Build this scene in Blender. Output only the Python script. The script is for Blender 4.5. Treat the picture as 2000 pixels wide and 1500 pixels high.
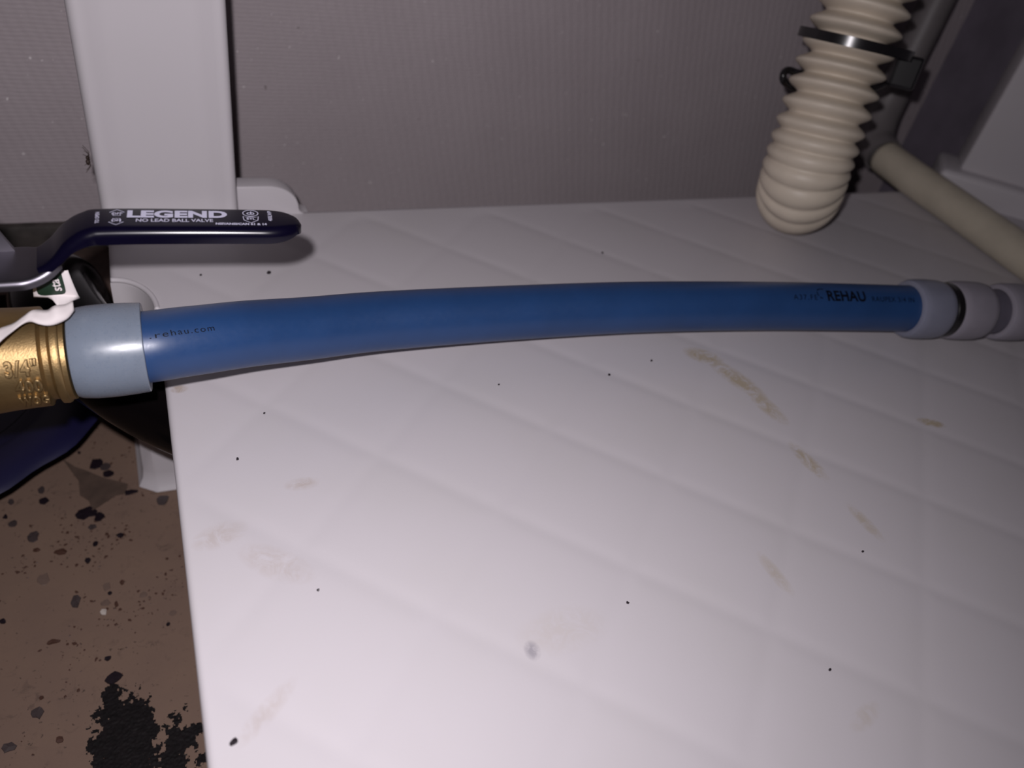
import bpy, bmesh, math, random
from mathutils import Vector, Matrix
random.seed(7)
for o in list(bpy.data.objects): bpy.data.objects.remove(o)
scene = bpy.context.scene
COL = scene.collection

# ------------------------------------------------------------------ camera
HC = 0.199                                   # height of the lens above the white panel
CX = Vector((0.91532225, -0.36600159, 0.16801196))      # camera right in world
CD = Vector((-0.11865392, -0.64376355, -0.75596941))    # camera down in world
CF = Vector((0.38484598, 0.67202034, -0.63267862))      # camera forward in world
cam_d = bpy.data.cameras.new('camera'); cam = bpy.data.objects.new('camera', cam_d); COL.objects.link(cam)
cam_d.sensor_fit = 'HORIZONTAL'; cam_d.sensor_width = 36.0; cam_d.lens = 1550.0 / 2000.0 * 36.0
cam_d.clip_start = 0.005; cam_d.clip_end = 20
m = Matrix((CX, -CD, -CF)).transposed().to_4x4(); m.translation = Vector((0, 0, HC))
cam.matrix_world = m
cam_d.dof.use_dof = True; cam_d.dof.focus_distance = 0.265; cam_d.dof.aperture_fstop = 11.0
scene.camera = cam

# ------------------------------------------------------------------ world, light, exposure
w = bpy.data.worlds.new('world'); scene.world = w; w.use_nodes = True
w.node_tree.nodes['Background'].inputs[0].default_value = (0.62, 0.58, 0.75, 1)
w.node_tree.nodes['Background'].inputs[1].default_value = 0.012
fl = bpy.data.lights.new('phone_flash', 'SPOT'); fl.energy = 3.55; fl.spot_size = math.radians(160); fl.spot_blend = 1.0; fl.shadow_soft_size = 0.0032; fl.color = (1.0, 0.945, 0.985)
flo = bpy.data.objects.new('phone_flash', fl); COL.objects.link(flo); flo.location = (-0.009, 0.013, 0.212); flo.rotation_euler = Vector((0.085, 0.29, -0.205)).to_track_quat('-Z', 'Y').to_euler()
scene.view_settings.view_transform = 'Standard'; scene.view_settings.look = 'None'
scene.view_settings.gamma = 1.0; scene.view_settings.exposure = 0.0; scene.view_settings.use_curve_mapping = False

# ------------------------------------------------------------------ material helpers
def srgb(r, g, b):
    f = lambda c: (c/255/12.92 if c/255 <= 0.04045 else ((c/255+0.055)/1.055)**2.4)
    return (f(r), f(g), f(b), 1)
class NT:
    def __init__(s, name):
        s.m = bpy.data.materials.new(name); s.m.use_nodes = True; s.t = s.m.node_tree
        s.b = s.t.nodes['Principled BSDF']; s._tc = None
    def n(s, typ, **kw):
        x = s.t.nodes.new(typ)
        for k, v in kw.items(): setattr(x, k, v)
        return x
    def l(s, a, b): s.t.links.new(a, b)
    def obj(s):
        if not s._tc: s._tc = s.n('ShaderNodeTexCoord')
        return s._tc.outputs['Object']
    def noise(s, scale, detail=4, rough=0.55, vec=None, dist=0.0):
        x = s.n('ShaderNodeTexNoise'); x.inputs['Scale'].default_value = scale; x.inputs['Detail'].default_value = detail
        x.inputs['Roughness'].default_value = rough; x.inputs['Distortion'].default_value = dist
        s.l(vec or s.obj(), x.inputs['Vector']); return x.outputs['Fac']
    def ramp(s, fac, a, b, ca=(0,0,0,1), cb=(1,1,1,1)):
        x = s.n('ShaderNodeValToRGB'); e = x.color_ramp.elements
        e[0].position = a; e[0].color = ca; e[1].position = b; e[1].color = cb
        s.l(fac, x.inputs['Fac']); return x.outputs['Color']
    def math(s, op, a, b=None, clamp=False):
        x = s.n('ShaderNodeMath', operation=op, use_clamp=clamp)
        for i, v in enumerate((a, b)):
            if v is None: continue
            if isinstance(v, (int, float)): x.inputs[i].default_value = v
            else: s.l(v, x.inputs[i])
        return x.outputs[0]
    def mix(s, fac, a, b):
        x = s.n('ShaderNodeMix', data_type='RGBA')
        for i, v in ((0, fac), (6, a), (7, b)):
            if isinstance(v, (int, float, tuple)): x.inputs[i].default_value = v
            else: s.l(v, x.inputs[i])
        return x.outputs[2]
    def bump(s, h, strength, dist=0.001):
        x = s.n('ShaderNodeBump'); x.inputs['Strength'].default_value = strength; x.inputs['Distance'].default_value = dist
        s.l(h, x.inputs['Height']); s.l(x.outputs[0], s.b.inputs['Normal'])
    def base(s, v):
        if isinstance(v, tuple): s.b.inputs['Base Color'].default_value = v
        else: s.l(v, s.b.inputs['Base Color'])
    def set(s, **kw):
        for k, v in kw.items(): s.b.inputs[k.replace('_', ' ')].default_value = v
        return s
def simple(name, col, rough=0.5, metal=0.0, spec=0.5, var=0.0, scale=200, bump=0.0):
    N = NT(name); N.set(Roughness=rough, Metallic=metal); N.b.inputs['Specular IOR Level'].default_value = spec
    if var:
        dark = tuple(c*(1-var) for c in col[:3]) + (1,)
        N.base(N.mix(N.ramp(N.noise(scale), 0.35, 0.65), dark, col))
    else: N.base(col)
    if bump: N.bump(N.noise(scale*3, 3), bump, 0.0004)
    return N.m
M = {}
# white moulded plastic with stains
def white_plastic(name, stains=()):
    N = NT(name); N.set(Roughness=0.42); N.b.inputs['Specular IOR Level'].default_value = 0.35
    white = (0.535, 0.505, 0.530, 1)
    col = N.mix(N.ramp(N.noise(25, 3), 0.45, 0.75), white, (0.525, 0.497, 0.515, 1))
    sx = N.n('ShaderNodeSeparateXYZ'); N.l(N.obj(), sx.inputs[0])
    grain = N.ramp(N.noise(150, 6, 0.7, dist=1.5), 0.36, 0.56)
    for (x, y, rx, ry, ang, k, c) in stains:
        x -= 0.25; y -= 0.2                    # the panel's own origin
        ca, sa = math.cos(ang), math.sin(ang)
        dx = N.math('SUBTRACT', sx.outputs[0], x); dy = N.math('SUBTRACT', sx.outputs[1], y)
        a = N.math('DIVIDE', N.math('ADD', N.math('MULTIPLY', dx, ca), N.math('MULTIPLY', dy, sa)), rx)
        b = N.math('DIVIDE', N.math('ADD', N.math('MULTIPLY', dx, -sa), N.math('MULTIPLY', dy, ca)), ry)
        r = N.math('ADD', N.math('MULTIPLY', a, a), N.math('MULTIPLY', b, b))
        g = N.math('MULTIPLY', N.math('SUBTRACT', 1.0, r, True), k*1.1, True)
        g = N.math('MULTIPLY', g, grain)
        col = N.mix(g, col, c)
    N.base(col)
    N.bump(N.noise(900, 3), 0.05, 0.0003)
    return N.m
YEL = (0.42, 0.355, 0.27, 1); TAN = (0.41, 0.345, 0.31, 1); GRY = (0.33, 0.31, 0.34, 1)
STAINS = [(0.2149, 0.2135, 0.010, 0.006, -0.6, 1.1, YEL), (0.2214, 0.1963, 0.017, 0.006, -1.25, 1.1, YEL), (0.2243, 0.1774, 0.012, 0.005, -1.4, 0.9, YEL),
          (0.2216, 0.1463, 0.012, 0.004, -1.5, 0.9, YEL), (0.2227, 0.1146, 0.010, 0.003, -1.5, 0.6, YEL), (0.2960, 0.1534, 0.007, 0.003, -0.5, 1.3, YEL),
          (0.0001, 0.2309, 0.0032, 0.0024, 0, 1.3, TAN), (0.0061, 0.1624, 0.009, 0.005, 0.3, 0.45, TAN), (0.0202, 0.1482, 0.013, 0.006, -0.7, 0.4, TAN),
          (0.0329, 0.1773, 0.006, 0.003, 0, 0.6, TAN), (0.1736, 0.1043, 0.010, 0.003, -1.5, 0.45, YEL), (0.0947, 0.1044, 0.016, 0.008, 0, 0.18, YEL),
          (0.0832, 0.1008, 0.0026, 0.0034, 0, 1.0, GRY), (0.0105, 0.1037, 0.012, 0.003, 0.7, 0.35, TAN), (0.1689, 0.0544, 0.008, 0.003, 0.3, 0.3, YEL), (0.03, 0.352, 0.02, 0.01, 0, 0.6, GRY)]
M['panel'] = white_plastic('panel_white', STAINS)
M['white'] = white_plastic('post_white')
# grey woven wall
def wall_mat():
    N = NT('grey_woven_wall'); N.set(Roughness=0.62); N.b.inputs['Specular IOR Level'].default_value = 0.35
    mp = N.n('ShaderNodeMapping'); N.l(N.obj(), mp.inputs[0])
    wv = N.n('ShaderNodeTexWave', wave_type='BANDS', bands_direction='X'); wv.inputs['Scale'].default_value = 62; wv.inputs['Distortion'].default_value = 2.5; wv.inputs['Detail'].default_value = 2
    mp.inputs['Rotation'].default_value = (0, 0.25, 0); N.l(mp.outputs[0], wv.inputs['Vector'])
    w2 = N.n('ShaderNodeTexWave', wave_type='BANDS', bands_direction='Z'); w2.inputs['Scale'].default_value = 150; w2.inputs['Distortion'].default_value = 2.0; N.l(N.obj(), w2.inputs['Vector'])
    big = N.ramp(N.noise(14, 4), 0.3, 0.7)
    col = N.mix(big, (0.385, 0.335, 0.352, 1), (0.425, 0.372, 0.390, 1))
    glint = N.ramp(N.noise(430, 2, 0.5), 0.745, 0.775)
    col = N.mix(glint, col, (0.85, 0.8, 0.8, 1))
    spots = N.ramp(N.noise(120, 2, 0.4), 0.225, 0.24, (1, 1, 1, 1), (0, 0, 0, 1))
    col = N.mix(N.math('MULTIPLY', spots, 0.6), col, (0.09, 0.07, 0.06, 1))
    N.base(col)
    h = N.math('ADD', N.math('MULTIPLY', wv.outputs['Fac'], 0.55), N.math('ADD', N.math('MULTIPLY', w2.outputs['Fac'], 0.35), N.noise(350, 3)))
    N.bump(h, 0.33, 0.0007)
    return N.m
M['wall'] = wall_mat()
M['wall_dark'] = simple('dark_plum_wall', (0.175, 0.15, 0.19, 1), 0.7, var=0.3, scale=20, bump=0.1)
M['sill'] = simple('dirty_sill', (0.125, 0.078, 0.065, 1), 0.75, var=0.5, scale=90, bump=0.3)
M['sill_strip'] = simple('dark_strip', (0.06, 0.05, 0.045, 1), 0.7, var=0.5, scale=120, bump=0.3)
def floor_mat():
    N = NT('dirty_beige_floor'); N.set(Roughness=0.6); N.b.inputs['Specular IOR Level'].default_value = 0.25
    col = N.mix(N.ramp(N.noise(30, 4), 0.3, 0.7), (0.188, 0.125, 0.098, 1), (0.213, 0.142, 0.106, 1))
    g1 = N.ramp(N.noise(160, 6, 0.7, dist=0.8), 0.56, 0.72)
    g2 = N.ramp(N.noise(18, 3), 0.42, 0.62)
    col = N.mix(N.math('MULTIPLY', N.math('MULTIPLY', g1, g2), 0.8), col, (0.085, 0.058, 0.05, 1))
    g3 = N.ramp(N.noise(520, 3, 0.6), 0.66, 0.71)
    col = N.mix(N.math('MULTIPLY', g3, 0.7), col, (0.05, 0.035, 0.03, 1))
    N.base(col); N.bump(N.noise(400, 4), 0.15, 0.0005)
    return N.m
M['floor'] = floor_mat()
def pipe_mat(name, col, sss, rough, scuff=0.0, spec=0.45):
    N = NT(name); N.set(Roughness=rough); N.b.inputs['Specular IOR Level'].default_value = spec
    N.b.inputs['Subsurface Weight'].default_value = sss; N.b.inputs['Subsurface Radius'].default_value = (0.6, 0.8, 1.0); N.b.inputs['Subsurface Scale'].default_value = 0.003
    c2 = tuple(c*0.86 for c in col[:3]) + (1,)
    N.base(N.mix(N.ramp(N.noise(60, 4), 0.3, 0.7), c2, col))
    if scuff:
        r = N.ramp(N.noise(600, 4, 0.7), 0.35, 0.7, (rough-scuff,)*3+(1,), (rough+scuff,)*3+(1,)); N.l(r, N.b.inputs['Roughness'])
    return N.m
M['blue_pipe'] = pipe_mat('blue_pex', (0.0140, 0.049, 0.151, 1), 0.03, 0.41, 0.035, 0.62)
M['ring'] = pipe_mat('milky_blue_ring', (0.172, 0.203, 0.258, 1), 0.35, 0.31, 0.06)
M['ring_far'] = pipe_mat('milky_white_ring', (0.27, 0.25, 0.29, 1), 0.3, 0.42)
M['ring_right'] = pipe_mat('milky_blue_ring_right', (0.20, 0.205, 0.265, 1), 0.35, 0.35)
M['stub'] = pipe_mat('shaded_white_pipe', (0.11, 0.10, 0.13, 1), 0.1, 0.45)  # white pipe; the shade between the rings is put into this grey-violet colour
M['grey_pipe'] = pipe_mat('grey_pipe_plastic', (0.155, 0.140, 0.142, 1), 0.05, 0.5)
M['pale_pipe'] = pipe_mat('pale_pex', (0.50, 0.45, 0.36, 1), 0.2, 0.45)
M['hose'] = pipe_mat('cream_hose_plastic', (0.60, 0.525, 0.43, 1), 0.05, 0.48)
M['black'] = simple('black_plastic', (0.010, 0.009, 0.010, 1), 0.25)
M['black_soft'] = simple('black_rubber', (0.003, 0.0022, 0.0025, 1), 0.14, spec=0.08)
def brass():
    N = NT('cast_brass'); N.set(Metallic=0.85, Roughness=0.40)
    N.base(N.mix(N.ramp(N.noise(90, 4), 0.3, 0.7), (0.23, 0.152, 0.066, 1), (0.34, 0.232, 0.108, 1)))
    N.bump(N.noise(1900, 4, 0.65), 0.22, 0.0004); return N.m
M['brass'] = brass()
M['brass_shiny'] = simple('turned_brass', (0.85, 0.55, 0.18, 1), 0.22, 1.0)
M['zinc'] = simple('zinc_plate', (0.17, 0.16, 0.185, 1), 0.40, 1.0, var=0.2, scale=60)
M['navy'] = simple('navy_vinyl', (0.0022, 0.0016, 0.0085, 1), 0.22, spec=0.36, var=0.15, scale=80)
M['print_white'] = simple('white_print', (0.50, 0.49, 0.62, 1), 0.5)
M['print_black'] = simple('black_print', (0.0015, 0.002, 0.005, 1), 0.6, spec=0.2)
M['paper'] = simple('white_paper', (0.62, 0.57, 0.57, 1), 0.7, var=0.06, scale=80)
M['green'] = simple('green_print', (0.006, 0.022, 0.011, 1), 0.5)
M['tub_blue'] = simple('blue_tub_plastic', (0.0045, 0.0035, 0.038, 1), 0.55, var=0.3, scale=25)
M['tub_white'] = simple('tub_lid_white', (0.42, 0.38, 0.41, 1), 0.55, var=0.1, scale=40)
M['dirt'] = simple('black_dirt', (0.0075, 0.0050, 0.0058, 1), 0.7, spec=0.25, var=0.5, scale=300)
FL = {'k': simple('flake_black', (0.014, 0.009, 0.013, 1), 0.35), 'g': simple('flake_grey', (0.055, 0.040, 0.040, 1), 0.5),
      'b': simple('flake_brown', (0.07, 0.032, 0.022, 1), 0.5), 't': simple('flake_tan', (0.15, 0.10, 0.08, 1), 0.6), 'w': simple('flake_white', (0.5, 0.44, 0.40, 1), 0.6)}
M['leaf'] = simple('dry_scrap', (0.105, 0.068, 0.052, 1), 0.7, var=0.35, scale=120)
M['spider'] = simple('spider_brown', (0.035, 0.02, 0.015, 1), 0.6)

# ------------------------------------------------------------------ mesh helpers
def link(name, me, mat, parent=None):
    o = bpy.data.objects.new(name, me); COL.objects.link(o)
    if mat: me.materials.append(mat)
    if parent: o.parent = parent
    return o
def mk(name, v, f, mat, parent=None, smooth=True, recalc=True, auto=None):
    me = bpy.data.meshes.new(name); me.from_pydata([tuple(x) for x in v], [], f)
    if recalc:
        b = bmesh.new(); b.from_mesh(me); bmesh.ops.recalc_face_normals(b, faces=b.faces); b.to_mesh(me); b.free()
    if smooth:
        for p in me.polygons: p.use_smooth = True
        if auto: me.set_sharp_from_angle(angle=math.radians(auto))
    return link(name, me, mat, parent)
def tag(o, label, cat, group=None, kind=None):
    if label: o['label'] = label
    if cat: o['category'] = cat
    if group: o['group'] = group
    if kind: o['kind'] = kind
    return o
def empty(name, loc, label, cat, group=None):
    o = bpy.data.objects.new(name, None); COL.objects.link(o); o.empty_display_size = 0.01; o.location = loc
    return tag(o, label, cat, group)
def rel(o, e):                                # keep world position of a mesh built in world coordinates
    o.data.transform(Matrix.Translation(-Vector(e.location))); return o
def box_bm(sx, sy, sz, bevel=0.0, seg=2):
    b = bmesh.new(); bmesh.ops.create_cube(b, size=1); bmesh.ops.scale(b, vec=(sx, sy, sz), verts=b.verts)
    if bevel: bmesh.ops.bevel(b, geom=b.edges[:], offset=bevel, segments=seg, affect='EDGES', profile=0.5)
    return b
def box(name, x0, x1, y0, y1, z0, z1, mat, parent=None, bevel=0.0, seg=2):
    b = box_bm(x1-x0, y1-y0, z1-z0, bevel, seg)
    bmesh.ops.translate(b, vec=((x0+x1)/2, (y0+y1)/2, (z0+z1)/2), verts=b.verts)
    me = bpy.data.meshes.new(name); b.to_mesh(me); b.free()
    for p in me.polygons: p.use_smooth = True
    me.set_sharp_from_angle(angle=math.radians(40))
    return link(name, me, mat, parent)
def spline(pts, n):                           # Catmull-Rom, evenly resampled
    P = [Vector(p) for p in pts]; P = [2*P[0]-P[1]] + P + [2*P[-1]-P[-2]]
    out = []
    for i in range(1, len(P)-2):
        for k in range(40):
            t = k/40; a, b, c, d = P[i-1:i+3]
            out.append(0.5*((2*b)+(c-a)*t+(2*a-5*b+4*c-d)*t*t+(3*b-a-3*c+d)*t**3))
    out.append(P[-2]); L = [0.0]
    for i in range(1, len(out)): L.append(L[-1]+(out[i]-out[i-1]).length)
    res = []; j = 0
    for k in range(n):
        s = L[-1]*k/(n-1)
        while j < len(L)-2 and L[j+1] < s: j += 1
        t = (s-L[j])/max(1e-9, L[j+1]-L[j]); res.append(out[j].lerp(out[j+1], t))
    return res, L[-1]
def frames(P, ref=Vector((0, 0, 1))):
    T = []
    for i in range(len(P)):
        T.append((P[min(i+1, len(P)-1)]-P[max(i-1, 0)]).normalized())
    N = []; n = (ref-ref.dot(T[0])*T[0]).normalized()
    for t in T:
        n = (n-n.dot(t)*t).normalized(); N.append(n.copy())
    return T, N
def sweep(name, P, rad, mat, parent=None, seg=48, caps=True, hollow=0.0, auto=None):
    T, N = frames(P); v = []; f = []
    for i, p in enumerate(P):
        r = rad(i) if callable(rad) else rad
        B = T[i].cross(N[i])
        for k in range(seg):
            a = 2*math.pi*k/seg; v.append(p+(N[i]*math.cos(a)+B*math.sin(a))*r)
    for i in range(len(P)-1):
        for k in range(seg):
            f.append((i*seg+k, i*seg+(k+1) % seg, (i+1)*seg+(k+1) % seg, (i+1)*seg+k))
    if caps: f.append(tuple(range(seg))[::-1]); f.append(tuple((len(P)-1)*seg+k for k in range(seg)))
    return mk(name, v, f, mat, parent, True, True, auto)
def lathe(name, prof, org, d, mat, parent=None, seg=64, auto=35, closed=False):
    d = Vector(d).normalized(); n = Vector((0, 0, 1)); n = (n-n.dot(d)*d).normalized(); B = d.cross(n)
    v = []; f = []
    for s, r in prof:
        for k in range(seg):
            a = 2*math.pi*k/seg; v.append(Vector(org)+d*s+(n*math.cos(a)+B*math.sin(a))*r)
    m = len(prof)
    for i in range(m if closed else m-1):
        for k in range(seg):
            j = (i+1) % m
            f.append((i*seg+k, i*seg+(k+1) % seg, j*seg+(k+1) % seg, j*seg+k))
    if not closed: f.append(tuple(range(seg))[::-1]); f.append(tuple((m-1)*seg+k for k in range(seg)))
    return mk(name, v, f, mat, parent, True, True, auto)
def prism(name, poly, z0, z1, mat, parent=None, tf=None, bevel=0.0, smooth=True):
    b = bmesh.new(); vs = [b.verts.new((x, y, z0)) for x, y in poly]; fc = b.faces.new(vs)
    r = bmesh.ops.extrude_face_region(b, geom=[fc]); bmesh.ops.translate(b, vec=(0, 0, z1-z0), verts=[g for g in r['geom'] if isinstance(g, bmesh.types.BMVert)])
    bmesh.ops.recalc_face_normals(b, faces=b.faces)
    if bevel: bmesh.ops.bevel(b, geom=[e for e in b.edges if e.calc_face_angle(0) > 0.6], offset=bevel, segments=3, affect='EDGES', profile=0.5)
    me = bpy.data.meshes.new(name); b.to_mesh(me); b.free()
    if tf: me.transform(tf)
    if smooth:
        for p in me.polygons: p.use_smooth = True
        me.set_sharp_from_angle(angle=math.radians(40))
    return link(name, me, mat, parent)
def text_geo(body, size, offset=0.0, sx=1.0, space=1.0, extrude=0.0, maxe=None, bevel=0.0):
    cu = bpy.data.curves.new('t', 'FONT'); cu.body = body; cu.size = size; cu.offset = offset; cu.space_character = space
    cu.align_x = 'CENTER'; cu.align_y = 'CENTER'; cu.resolution_u = 4; cu.extrude = extrude; cu.bevel_depth = bevel; cu.bevel_resolution = 1
    o = bpy.data.objects.new('t', cu); COL.objects.link(o)
    bpy.context.view_layer.update()
    me = bpy.data.meshes.new_from_object(o.evaluated_get(bpy.context.evaluated_depsgraph_get()))
    b = bmesh.new(); b.from_mesh(me); bpy.data.objects.remove(o); bpy.data.curves.remove(cu)
    if maxe:
        for _ in range(4):
            bmesh.ops.triangulate(b, faces=b.faces[:])
            E_ = [e for e in b.edges if e.calc_length() > maxe]
            if not E_: break
            bmesh.ops.subdivide_edges(b, edges=E_, cuts=1)
        bmesh.ops.triangulate(b, faces=b.faces[:])
    b.verts.index_update()
    v = [(x.co.x*sx, x.co.y, x.co.z) for x in b.verts]; f = [[q.index for q in p.verts] for p in b.faces]; b.free()
    return v, f
def smoothstep(a, b, x):
    t = min(1, max(0, (x-a)/(b-a))); return t*t*(3-2*t)

# ------------------------------------------------------------------ setting
FZ = -0.120                                    # floor level
YW = 0.450                                     # grey wall behind
def struct(o): o['kind'] = 'structure'; return o
struct(box('floor', -0.9, 1.0, -0.5, YW+0.05, FZ-0.02, FZ, M['floor']))
struct(box('wall_back', -0.9, 0.590, YW, YW+0.02, -0.056, 0.55, M['wall']))
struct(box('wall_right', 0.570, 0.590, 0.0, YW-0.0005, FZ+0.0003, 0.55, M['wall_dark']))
sill = struct(box('trim_1', -0.9, 0.569, YW-0.045, YW+0.02, FZ+0.0003, -0.072, M['sill'], bevel=0.002))
struct(box('trim_2', -0.9, 0.569, YW-0.004, YW+0.02, -0.0718, -0.0562, M['sill_strip'], bevel=0.0015))

# ------------------------------------------------------------------ white plastic stand
stand = empty('plastic_stand', (0.25, 0.2, FZ), 'white moulded plastic stand with quilted top panel and corner posts', 'stand')
XL, XR, YF, YB = -0.0045, 0.60, -0.06, 0.352
P_, S0, D0 = 0.0655, 0.2447, 0.0070
def quilt(x, y):
    def dist(val, off):
        t = (val-off)/P_; return abs(t-round(t))*P_
    ds = dist(x+y, S0)/math.sqrt(2); dd = dist(x-y, D0)/math.sqrt(2)
    g = math.exp(-(ds/0.0030)**2); g2 = 0.75*math.exp(-(dd/0.0030)**2)
    half = P_/2/math.sqrt(2)
    pill = 1-0.5*((1-ds/half)**2+(1-dd/half)**2)
    fade = smoothstep(XL, XL+0.012, x)*smoothstep(YB, YB-0.012, y)
    return fade*(-0.00016*max(g, g2)+0.00045*(pill-1))
rows = []
y = YF
while y < 0.2795: rows.append((y, XL)); y += 0.0015
for k in range(0, 19):
    t = math.pi/2*k/18; rows.append((0.280+0.023*math.sin(t), -0.0205+0.016*math.cos(t)))
y = 0.305
while y < YB-0.001: rows.append((y, -0.0205)); y += 0.0015
rows.append((YB, -0.0205))
nx = 400; v = []; f = []
RB = 0.0022                                    # rounded rim
rim = [(RB*(1-math.sin(a)), -RB*(1-math.cos(a))) for a in [math.pi/2*k/5 for k in range(1, 6)]][::-1]   # (inset, z)
zbot = -0.013
# columns: rim columns, then interior
for (yy, xl) in rows:
    cols = [(xl, zbot)] + [(xl+i, z) for i, z in rim]
    cols = sorted(cols, key=lambda c: (c[0], c[1]))
    for x, z in cols: v.append((x, yy, z))
    x0 = xl+RB
    for i in range(nx+1):
        x = x0+(XR-x0)*i/nx; v.append((x, yy, quilt(x, yy)))
W = 1+len(rim)+nx+1
for j in range(len(rows)-1):
    for i in range(W-1): f.append((j*W+i, j*W+i+1, (j+1)*W+i+1, (j+1)*W+i))
# back edge, underside
base_i = len(v)
for i in range(W): x, yy, z = v[(len(rows)-1)*W+i]; v.append((x, yy+0.0015, min(z, 0)-0.0015)); 
for i in range(W): x, yy, z = v[(len(rows)-1)*W+i]; v.append((x, yy+0.0015, zbot))
for i in range(W-1):
    f.append(((len(rows)-1)*W+i, (len(rows)-1)*W+i+1, base_i+i+1, base_i+i)); f.append((base_i+i, base_i+i+1, base_i+W+i+1, base_i+W+i))
ub = len(v)
for (yy, xl) in rows: v.append((XR, yy, zbot))
for j in range(len(rows)-1): f.append((j*W, (j+1)*W, ub+j+1, ub+j))
pan = mk('top_panel', v, f, M['panel'], stand, True, False, 50); rel(pan, stand)
# curved wall of the corner, running down to the floor
arc = [(-0.0205+0.016*math.cos(math.pi/2*k/16), 0.280+0.023*math.sin(math.pi/2*k/16)) for k in range(17)]
outline = [(XL+0.0, 0.268)] + arc + [(-0.0205, 0.362)]
foot = [(0.012, 0.298)]
for k in range(17):
    t = k/16
    foot.append((0.008-0.0255*t, 0.298+0.0003*t) if t < 0.94 else (-0.0200-0.0005*(t-0.94)/0.06, 0.2985+0.0040*(t-0.94)/0.06))
foot.append((-0.0205, 0.362))
v = []; f = []; lev = [-0.0025, -0.015, -0.03, -0.045, -0.06, -0.09, -0.110, -0.1155, -0.118, FZ+0.0005]; out = [0.0]*6+[0.0004, 0.0014, 0.0034, 0.0046]
off = [Vector((0, -1, 0))]*(len(outline)-1)+[Vector((-1, 0, 0))]; off[-2] = Vector((-0.7, -0.7, 0)); 
for z, o_ in zip(lev, out):
    m_ = smoothstep(-0.0025, -0.062, z)
    for a, b, n in zip(outline, foot, off): v.append((a[0]+(b[0]-a[0])*m_+n.x*o_, a[1]+(b[1]-a[1])*m_+n.y*o_, z))
for z in (FZ+0.0005, -0.0025):
    m_ = smoothstep(-0.0025, -0.062, z)
    for a, b, n in zip(outline, foot, off): v.append((a[0]+(b[0]-a[0])*m_-n.x*0.004+0.002, a[1]+(b[1]-a[1])*m_-n.y*0.004, z))
n_ = len(outline); nl = len(lev)+2
for j in range(nl):
    for i in range(n_-1): f.append((j*n_+i, j*n_+i+1, ((j+1) % nl)*n_+i+1, ((j+1) % nl)*n_+i))
for i in (0, n_-1): f.append(tuple(j*n_+i for j in range(nl)))
cw = mk('corner_wall', v, f, M['white'], stand, True, True, 40); rel(cw, stand)
# rounded bead along the recess edge
bead, _ = spline([(x+0.0004, y+0.0004, -0.0004) for x, y in arc], 40)
rel(sweep('recess_bead', bead, 0.0011, M['white'], stand, 12), stand)
# left corner post: shallow channel profile, flared into the panel at the foot
YP = 0.3385
prof = []                                      # (x, y) of the visible skin, left rear -> right rear
prof += [(-0.0215, 0.362), (-0.0215, YP+0.004)]
for k in range(1, 7):
    a = math.pi/2*k/6; prof.append((-0.0215+0.0036*(1-math.cos(a)), YP+0.004-0.0040*math.sin(a)))
prof += [(-0.0165, YP+0.0002), (-0.0145, YP+0.0010), (-0.0110, YP+0.0024), (-0.008, YP+0.0028), (0.005, YP+0.0030), (0.021, YP+0.0029), (0.0250, YP+0.0024), (0.0285, YP+0.0006), (0.0312, YP)]
for k in range(1, 6):
    a = math.pi/2*k/5; prof.append((0.0312+0.0030*math.sin(a), YP+0.0030*(1-math.cos(a))))
prof += [(0.0342, 0.362)]
v = []; f = []; zz = [-0.004]+[0.022*(k/12) for k in range(13)]+[0.05, 0.1, 0.2, 0.4, 0.5]
for z in zz:
    fl_ = 0.006*(1-smoothstep(-0.004, 0.022, z))**2
    for x, y in prof:
        k = smoothstep(0.352, YP, y); v.append((x, y-fl_*k, z))
np_ = len(prof)
for j in range(len(zz)-1):
    for i in range(np_-1): f.append((j*np_+i, j*np_+i+1, (j+1)*np_+i+1, (j+1)*np_+i))
    f.append((j*np_+np_-1, j*np_, (j+1)*np_, (j+1)*np_+np_-1))
f.append(tuple((len(zz)-1)*np_+i for i in range(np_)))
rel(mk('corner_post', v, f, M['white'], stand, True, True, 60), stand)
# rounded shoulder tab beside the post
sh = [(0.030, -0.006), (0.030, 0.0150), (0.0490, 0.0149)]
for k in range(1, 11):
    a = math.pi/2*k/10; sh.append((0.0490+0.0145*math.sin(a), 0.0149-0.0115*(1-math.cos(a))))
for k in range(1, 7):
    a = math.pi/2*k/6; sh.append((0.0635+0.0050*(1-math.cos(a)), 0.0034-0.0040*math.sin(a)))
sh += [(0.0690, -0.006)]
tf = Matrix(((1, 0, 0, 0), (0, 0, 1, 0), (0, 1, 0, 0), (0, 0, 0, 1)))
rel(prism('shoulder_tab', sh, 0.3505, 0.3600, M['white'], stand, tf, 0.0006), stand)
# right corner post on its stepped foot, set diagonally
ux = Vector((0.7326, -0.6806, 0)); un = Vector((0.6806, 0.7326, 0))
def rot_box(name, org, l0, l1, d0, d1, z0, z1, bev):
    b = box_bm(l1-l0, d1-d0, z1-z0, bev, 4)
    T = Matrix((ux, un, Vector((0, 0, 1)))).transposed().to_4x4(); T.translation = Vector(org)+ux*(l0+l1)/2+un*(d0+d1)/2+Vector((0, 0, (z0+z1)/2))
    bmesh.ops.transform(b, matrix=T, verts=b.verts); me = bpy.data.meshes.new(name); b.to_mesh(me); b.free()
    for p in me.polygons: p.use_smooth = True
    me.set_sharp_from_angle(angle=math.radians(50)); return rel(link(name, me, M['white'], stand), stand)
RO = (0.494, 0.350, 0)
rot_box('post_foot', RO, 0, 0.12, 0, 0.04, -0.004, 0.0172, 0.004)
rot_box('corner_post', RO, 0.012, 0.12, 0.009, 0.040, 0.0165, 0.5, 0.0025)

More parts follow.
